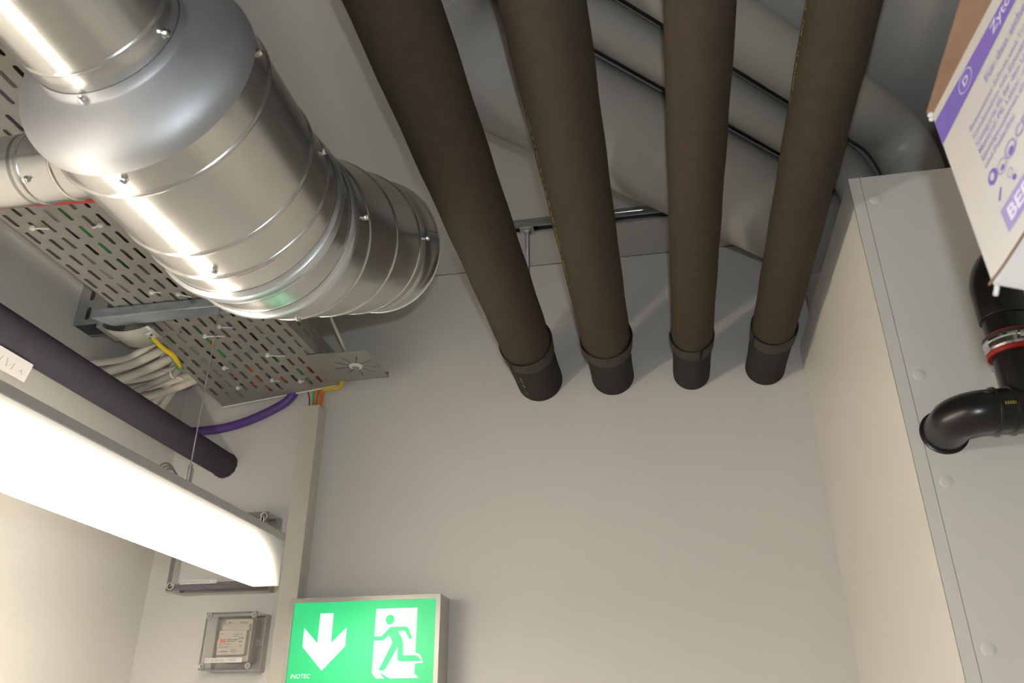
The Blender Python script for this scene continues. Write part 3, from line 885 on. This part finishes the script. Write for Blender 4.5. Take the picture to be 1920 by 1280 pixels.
# ------------------------------------------------------------------ enclosures on the back wall
def enclosure(x0, x1, z0, z1, d, label, ew=.004, br=1.0):
    t = thing('terminal_box', label, 'electrical box', ((x0+x1)/2, YB, z0))
    yf = YB-d
    obj('base', MB().box((x0+.001, YB-d*.36, z0+.001), (x1-.001, YB-.0005, z1-.001)) if False else
        (lambda b: (b.box((x0, YB-d*.33, z0), (x0+.003, YB-.0005, z1)), b.box((x1-.003, YB-d*.33, z0), (x1, YB-.0005, z1)),
                    b.box((x0+.003, YB-d*.33, z0), (x1-.003, YB-.0005, z0+.003)), b.box((x0+.003, YB-d*.33, z1-.003), (x1-.003, YB-.0005, z1)),
                    b.box((x0+.003, YB-.004, z0+.003), (x1-.003, YB-.0005, z1-.003)))[-1])(MB()), ALU, t)
    b = MB()
    yb = YB-d*.33
    b.quad((x0+.004, yf, z0+.004), (x1-.004, yf, z0+.004), (x1-.004, yf, z1-.004), (x0+.004, yf, z1-.004))
    obj('clear_lid', b, SMOKE, t)
    b = MB()
    for (a, c) in (((x0, z0), (x1, z0)), ((x1, z0), (x1, z1)), ((x1, z1), (x0, z1)), ((x0, z1), (x0, z0))):
        b.quad((a[0], yf, a[1]), (c[0], yf, c[1]), (c[0], yb, c[1]), (a[0], yb, a[1]))
    obj('lid_sides', b, SMOKE2, t)
    b = MB(); w_ = ew
    b.box((x0, yf-.001, z0), (x1, yf, z0+w_)); b.box((x0, yf-.001, z1-w_), (x1, yf, z1))
    b.box((x0, yf-.001, z0+w_), (x0+w_, yf, z1-w_)); b.box((x1-w_, yf-.001, z0+w_), (x1, yf, z1-w_))
    obj('lid_edge', b, SMOKE3, t)
    for sx_ in (x0+.0075*br, x1-.0075*br):
        for sz_ in (z0+.0075*br, z1-.0075*br):
            bo = obj('lid_bolt', MB().lathe((sx_, yf+.002, sz_), (0, -1, 0), [(0, .0068*br), (.004, .0068*br), (.0048, .006*br), (.0040, .0045*br), (.0030, .0044*br)], 20), ALU, t, smooth=40)
            obj('bolt_slot', MB().lathe((sx_, yf-.0008, sz_), (0, -1, 0), [(0, .0030), (.0004, .0028)], 12), GINK, bo)
    return t, yf
t1, yf = enclosure(-1.024, -.901, 1.704, 1.824, .067, 'small clear-lidded electrical box with a power module, lower of the two boxes')
mdx0, mdx1 = -.992, -.926
md = obj('power_module', MB().box((mdx0+.004, 1.755, 1.722), (mdx1+.004, 1.795, 1.812)).box((mdx0, 1.741, 1.735), (mdx1, 1.756, 1.786)).box((mdx0+.003, 1.747, 1.786), (mdx1+.002, 1.756, 1.800)), MODULE, t1, bevel=.001)
def bars(name, lst, m, par, y):
    b = MB()
    for x, z, w_, h_ in lst: b.box((x, y-.0003, z), (x+w_, y, z+h_))
    return obj(name, b, m, par)
mx = mdx0
bars('red_logo_patch', [(mx+.005, 1.7605, .0135, .008)], RINK, md, 1.741)
bars('printed_lines', [(mx+.021, 1.766, .012, .0018), (mx+.021, 1.7625, .022, .0016), (mx+.035, 1.766, .014, .0016), (mx+.005, 1.7565, .008, .0012), (mx+.015, 1.757, .014, .001), (mx+.005, 1.752, .028, .0009), (mx+.005, 1.7495, .022, .0009), (mx+.009, 1.7415, .018, .0016), (mx+.003, 1.7415, .003, .0012), (mx+.034, 1.7445, .012, .0012), (mx+.034, 1.741, .014, .0012), (mx+.05, 1.768, .004, .003), (mx+.056, 1.768, .004, .003), (mx+.05, 1.761, .008, .002), (mx+.037, 1.777, .002, .002), (mx+.042, 1.777, .006, .0016), (mx+.052, 1.777, .005, .0016), (mx+.036, 1.773, .012, .0012), (mx+.005, 1.777, .002, .003), (mx+.010, 1.777, .001, .003)], GINK, md, 1.741)
text_mesh('approval_mark', 'CE', .0065, frame((mx+.051, 1.7405, 1.750), (1, 0, 0), (0, 0, 1)), GINK, md)
for hx in [mx+.012, mx+.016, mx+.042, mx+.0465, mx+.051, mx+.0555]: bars('terminal_hole', [(hx, 1.803, .0028, .0027)], GINK, md, 1.7548)
lb = obj('label_strip', MB().box((-1.0105, yf-.0012, 1.7185), (-.9235, yf-.0005, 1.7285)), PAPER, t1)
text_mesh('label_text', 'RT. 02.200.4.E01 / F24523', .0072, frame((-1.0085, yf-.0014, 1.7212), (1, 0, 0), (0, 0, 1)), GINK, lb, xs=.93)
# dark inner side walls glimpsed through the lid
obj('mounting_rail', MB().box((-1.019, 1.785, 1.757), (-.906, 1.794, 1.771)), ZINC, t1)

t2, yf2 = enclosure(-1.132, -.904, 1.874, 2.046, .075, 'larger clear-lidded electrical box partly hidden behind the lit lamp', .010, 1.35)
obj('dark_gasket', MB().box((-1.122, 1.738, 1.8795), (-.912, 1.741, 1.8905)).box((-1.122, 1.738, 2.034), (-.912, 1.741, 2.040)), GINK, t2)
obj('inner_cover', MB().box((-1.116, 1.742, 1.893), (-.918, 1.746, 2.034)), PAPER, t2)
lb = obj('label_strip', MB().box((-1.098, yf2-.0016, 1.8865), (-1.008, yf2-.0010, 1.8955)), PAPER, t2)
text_mesh('label_text', 'Rack RT.02.200.4.C02 Zuko', .0062, frame((-1.096, yf2-.0018, 1.8888), (1, 0, 0), (0, 0, 1)), GINK, lb, xs=1.0)
ky = thing('small_key', 'small white key-shaped tag hanging from the upper bolt of the larger box', 'key', (-.9115, yf2-.004, 2.03))
obj('key_shaft', MB().box((-.9165, yf2-.0065, 2.008), (-.9125, yf2-.0035, 2.032)).box((-.9165, yf2-.0065, 2.010), (-.909, yf2-.0035, 2.013)), WHITEP, ky)
obj('key_bow', MB().lathe((-.9145, yf2-.0035, 2.026), (0, -1, 0), [(0, .0055), (.003, .0055)], 12), WHITEP, ky)

# ------------------------------------------------------------------ black drain pipe on the shaft
dr = thing('drain_pipe', 'shiny black plastic drain pipe with tee, entering the cream shaft front', 'pipe', (.44, SY, 1.95))
RP = .0285
px, py = .465, 1.085
b = MB()
pe = V((.397, SY-.002, 1.945))
A = arc(V((.397, py, 1.945)), (0, -1, 0), (1, .0, 0), .034)
b.sweep([(pe, V((0, -1, 0)), RP)]+[(p, d, RP) for p, d in A]+[(A[-1][0]+V((.012, 0, 0)), V((1, 0, 0)), RP)], 36)
obj('wall_elbow', b, HDPE, dr, smooth=50)
obj('wall_rosette', MB().lathe((.397, SY-.001, 1.945), (0, -1, 0), [(0, RP+.0035), (.003, RP+.0035), (.0045, RP)], 40), HDPE, dr, smooth=30)
ex = A[-1][0].x
for h in (.004, .024):
    obj('weld_bead', MB().lathe((ex+h, py, 1.945), (1, 0, 0), [(0, RP), (.001, RP+.0022), (.0035, RP+.0026), (.005, RP)], 36, (False, False)), HDPE, dr, smooth=30)
b = MB().lathe((ex+.002, py, 1.945), (1, 0, 0), [(0, RP), (XR-ex-.004, RP)], 36)
obj('horizontal_run', b, HDPE, dr, smooth=50)
zb = 1.95
pv = .484
b = MB().lathe((pv, py, 1.95), (0, 0, 1), [(0, RP), (.150, RP)], 36)
obj('riser', b, HDPE, dr, smooth=50)
A = arc(V((pv, py, 2.150)), (0, 0, 1), (.85, .0, .50), .055, 14)
b = MB().sweep([(V((pv, py, 2.075)), V((0, 0, 1)), RP+.0026), (V((pv, py, 2.078)), V((0, 0, 1)), RP+.0032)]+[(p, d, RP+.0032) for p, d in A]+[(A[-1][0]+A[-1][1]*.84, A[-1][1], RP+.0032)], 36)
obj('upper_elbow', b, HDPE, dr, smooth=50)
yl = MB()
for i in range(5):
    a = .35+.05*i
    yl.box((ex+.011+.0030*i, py-RP-.0004, 1.942), (ex+.013+.0030*i, py-RP+.001, 1.946))
obj('yellow_print', yl, YEL, dr)
cl = thing('pipe_clamp', 'zinc pipe clamp with red rubber lining around the black drain pipe', 'clamp', (pv, py, 2.04))
def ring(z, r0, r1, h, m, name):
    return obj(name, MB().lathe((pv, py, z), (0, 0, 1), [(0, r0), (0, r1), (h*.15, r1+.0004), (h*.85, r1+.0004), (h, r1), (h, r0)], 40, (False, False)), m, cl, smooth=30)
CZ = 2.020
ring(CZ, RP+.0002, RP+.0052, .008, RED, 'red_lining')
ring(CZ+.0275, RP+.0002, RP+.0022, .003, RED, 'red_lining_edge')
ring(CZ+.022, RP+.0002, RP+.0055, .0055, BAND, 'rubber_lip')
obj('steel_band', MB().lathe((pv, py, CZ+.006), (0, 0, 1), [(0, RP+.002), (0, RP+.0062), (.003, RP+.0068), (.005, RP+.0052), (.011, RP+.0052), (.013, RP+.0068), (.016, RP+.0062), (.016, RP+.002)], 40, (False, False)), CHROME, cl, smooth=30)
b = MB()
b.box((pv+.004, py-RP-.020, CZ+.004), (pv+.008, py-RP-.002, CZ+.024)); b.box((pv+.013, py-RP-.020, CZ+.004), (pv+.017, py-RP-.002, CZ+.024))
obj('clamp_ears', b, ZINC, cl, bevel=.001)
obj('clamp_screw', MB().lathe((pv-.006, py-RP-.012, CZ+.014), (1, 0, 0), [(0, .0055), (.004, .0055), (.0045, .003), (.030, .003)], 12), CHROME, cl, smooth=30)
obj('mount_stud', MB().lathe((pv, py+RP, CZ+.014), (0, 1, 0), [(0, .004), (SY-py-RP-.001, .004)], 12), ZINC, cl)

# ------------------------------------------------------------------ cardboard box, upper right
U = V((.248, -.912, .326)).normalized(); W_ = V((.139, .367, .92)); W_ = (W_-U*W_.dot(U)).normalized()
Nn = W_.cross(U)*1.0   # out of the printed face
if Nn.x > 0: Nn = -Nn
BO = V((.200, .450, 1.791))
LBX, HBX, DBX = .215, .206, .13
def bp(u, v, n=0): return BO + U*u + W_*v + Nn*n
cb = thing('cardboard_box', 'white cardboard glove carton with violet print, tilted at the top right', 'box', BO)
zt = lambda u: .2096-.09*u
b = MB().hexa([bp(0, 0), bp(LBX, 0), bp(LBX, 0, -DBX), bp(0, 0, -DBX), bp(0, zt(0)), bp(LBX, zt(LBX)), bp(LBX, zt(LBX), -DBX), bp(0, zt(0), -DBX)])
obj('carton', b, CARD, cb, bevel=.0008)
b = MB()
def sq(b, pts, n=.0004):
    k = len(b.v); b.v += [bp(u, v, n) for u, v in pts]; b.f.append(tuple(range(k, k+len(pts))))
sq(b, [(0.0006, .163), (LBX-.001, .1615), (LBX-.001, .1655), (0.0006, .1965)])
obj('violet_band', b, VIO, cb)
def bt(name, s, size, u, v, m, xs=1, bold=0, n=.0007, align='LEFT'):
    return text_mesh(name, s, size, frame(bp(u, v, n), U, W_), m, cb, bold=bold, xs=xs, align=align)
bt('band_lettering', 'Zytostatika', .0155, .0790, .1700, WPRINT, .80, .0002)
b = MB()
k = 28
for i in range(k):
    a0 = 2*PI*i/k; a1 = 2*PI*(i+1)/k
    sq(b, [(.0430+.0090*math.cos(a0), .1780+.0105*math.sin(a0)), (.0430+.0090*math.cos(a1), .1780+.0105*math.sin(a1)), (.0430+.0082*math.cos(a1), .1780+.0097*math.sin(a1)), (.0430+.0082*math.cos(a0), .1780+.0097*math.sin(a0))], .0007)
obj('oval_outline', b, WPRINT, cb)
bt('letter_d', 'D', .0125, .0432, .1737, WPRINT, .8, .0003, align='CENTER')
bt('heading_text', 'Für den sicheren Umgang', .0115, .0575, .1425, VIO2, .82, .0002)
for i, (v, s) in enumerate(((.1305, 'Bestimmter Schutz und Tragekomfort bei'), (.1200, 'Kombination mit Zytostatika nach'), (.1100, 'Kategorie III, für den Umgang'), (.1010, 'Material: PE, Latex- und'), (.0920, 'Einzelgenommen als Schutz'), (.083, 'und Puderfrei'))):
    bt('small_text', s, .0082, .0295, v-.0025, VIO2, .80, .0001)
bt('approval_mark', 'CE', .013, .0600, .0630, VIO2, .8, .0002)
def disc(name, u, v, ru, rv, m, inner=0.0, n=.0006):
    b = MB()
    k = 24
    for i in range(k):
        a0 = 2*PI*i/k; a1 = 2*PI*(i+1)/k
        if inner:
            sq(b, [(u+ru*math.cos(a0), v+rv*math.sin(a0)), (u+ru*math.cos(a1), v+rv*math.sin(a1)), (u+ru*inner*math.cos(a1), v+rv*inner*math.sin(a1)), (u+ru*inner*math.cos(a0), v+rv*inner*math.sin(a0))], n)
    if not inner: sq(b, [(u+ru*math.cos(2*PI*i/k), v+rv*math.sin(2*PI*i/k)) for i in range(k)], n)
    return obj(name, b, m, cb)
disc('recycling_dot', .0528, .0655, .0060, .0066, VIO2, .78)
disc('symbol_core', .0528, .0635, .0028, .0030, VIO)
disc('symbol_disc', .0322, .0672, .0050, .0066, VIO)
disc('symbol_hole', .0322, .0672, .0022, .0035, CARD, n=.0008)
disc('symbol_ring', .0420, .0635, .0050, .0060, VIO2, .85)
disc('symbol_dot', .0420, .0620, .0020, .0022, VIO)
disc('small_symbol', .0455, .0500, .0030, .0035, VIO2, .8)
disc('small_dot', .0470, .0430, .0018, .0024, VIO)
b = MB(); sq(b, [(.0290, .0455), (.0345, .0520), (.0350, .0500), (.0300, .0430)])
obj('umbrella_symbol', b, VIO, cb)
b = MB(); sq(b, [(.0272, .0148), (LBX-.001, .0120), (LBX-.001, .0335), (.0272, .0362)])
obj('brand_band', b, VIO2, cb)
bt('brand_lettering', 'BERNER', .0165, .0318, .0190, WPRINT, .88, .0005)
bt('small_text', 'www', .0060, .0420, .0060, VIO2, .8)
# worn corners and bent top flap
b = MB().hexa([bp(-.0005, .2085, .000), bp(.20, .192, 0), bp(.20, .1925, .0012), bp(-.0005, .209, .0012), bp(-.0005, .2125, .0032), bp(.20, .236, .026), bp(.20, .2375, .026), bp(-.0005, .214, .0035)])
obj('torn_flap', b, KRAFT, cb)
b = MB()
for (u, v, n, r) in ((.0005, .2090, .001, .0028), (-.001, .2050, .0005, .0022), (.001, .2130, .001, .0018)):
    b.sweep([(bp(u, v-r*.9, n), W_, r*.5), (bp(u, v, n), W_, r), (bp(u, v+r*.9, n), W_, r*.45)], 8)
obj('frayed_corner', b, CARD, cb, smooth=80)
b = MB().tube([bp(-.001, .001, .001), bp(.004, .0005, .0012), bp(.010, 0, .0008), (bp(.03, -.0002, .0004)), bp(.08, 0, .0004), bp(LBX, 0, .0004)], .0008, 6, 2)
obj('torn_edge', b, KRAFT, cb)
b = MB().tube([bp(.002, -.001, -.001), bp(.003, -.006, 0), bp(.001, -.011, .001)], .0014, 6, 2)
obj('hanging_fibre', b, CARD, cb)
# shelf on the right wall, just outside the picture, that the carton leans on
sh = thing('wall_shelf', 'pale wall shelf carrying the tilted glove carton, outside the right picture edge', 'shelf', (XR, .1, 1.745))
obj('board', MB().box((.316, -.55, 1.742), (XR-.0005, .68, 1.7605)), PANEL, sh, bevel=.001)
for yy in (-.40, .55):
    b = MB().hexa([(.55, yy, 1.736), (XR-.0005, yy, 1.45), (XR-.0005, yy+.02, 1.45), (.55, yy+.02, 1.736), (.55, yy, 1.742), (XR-.0005, yy, 1.742), (XR-.0005, yy+.02, 1.742), (.55, yy+.02, 1.742)])
    obj('shelf_bracket', b, ZINC, sh)
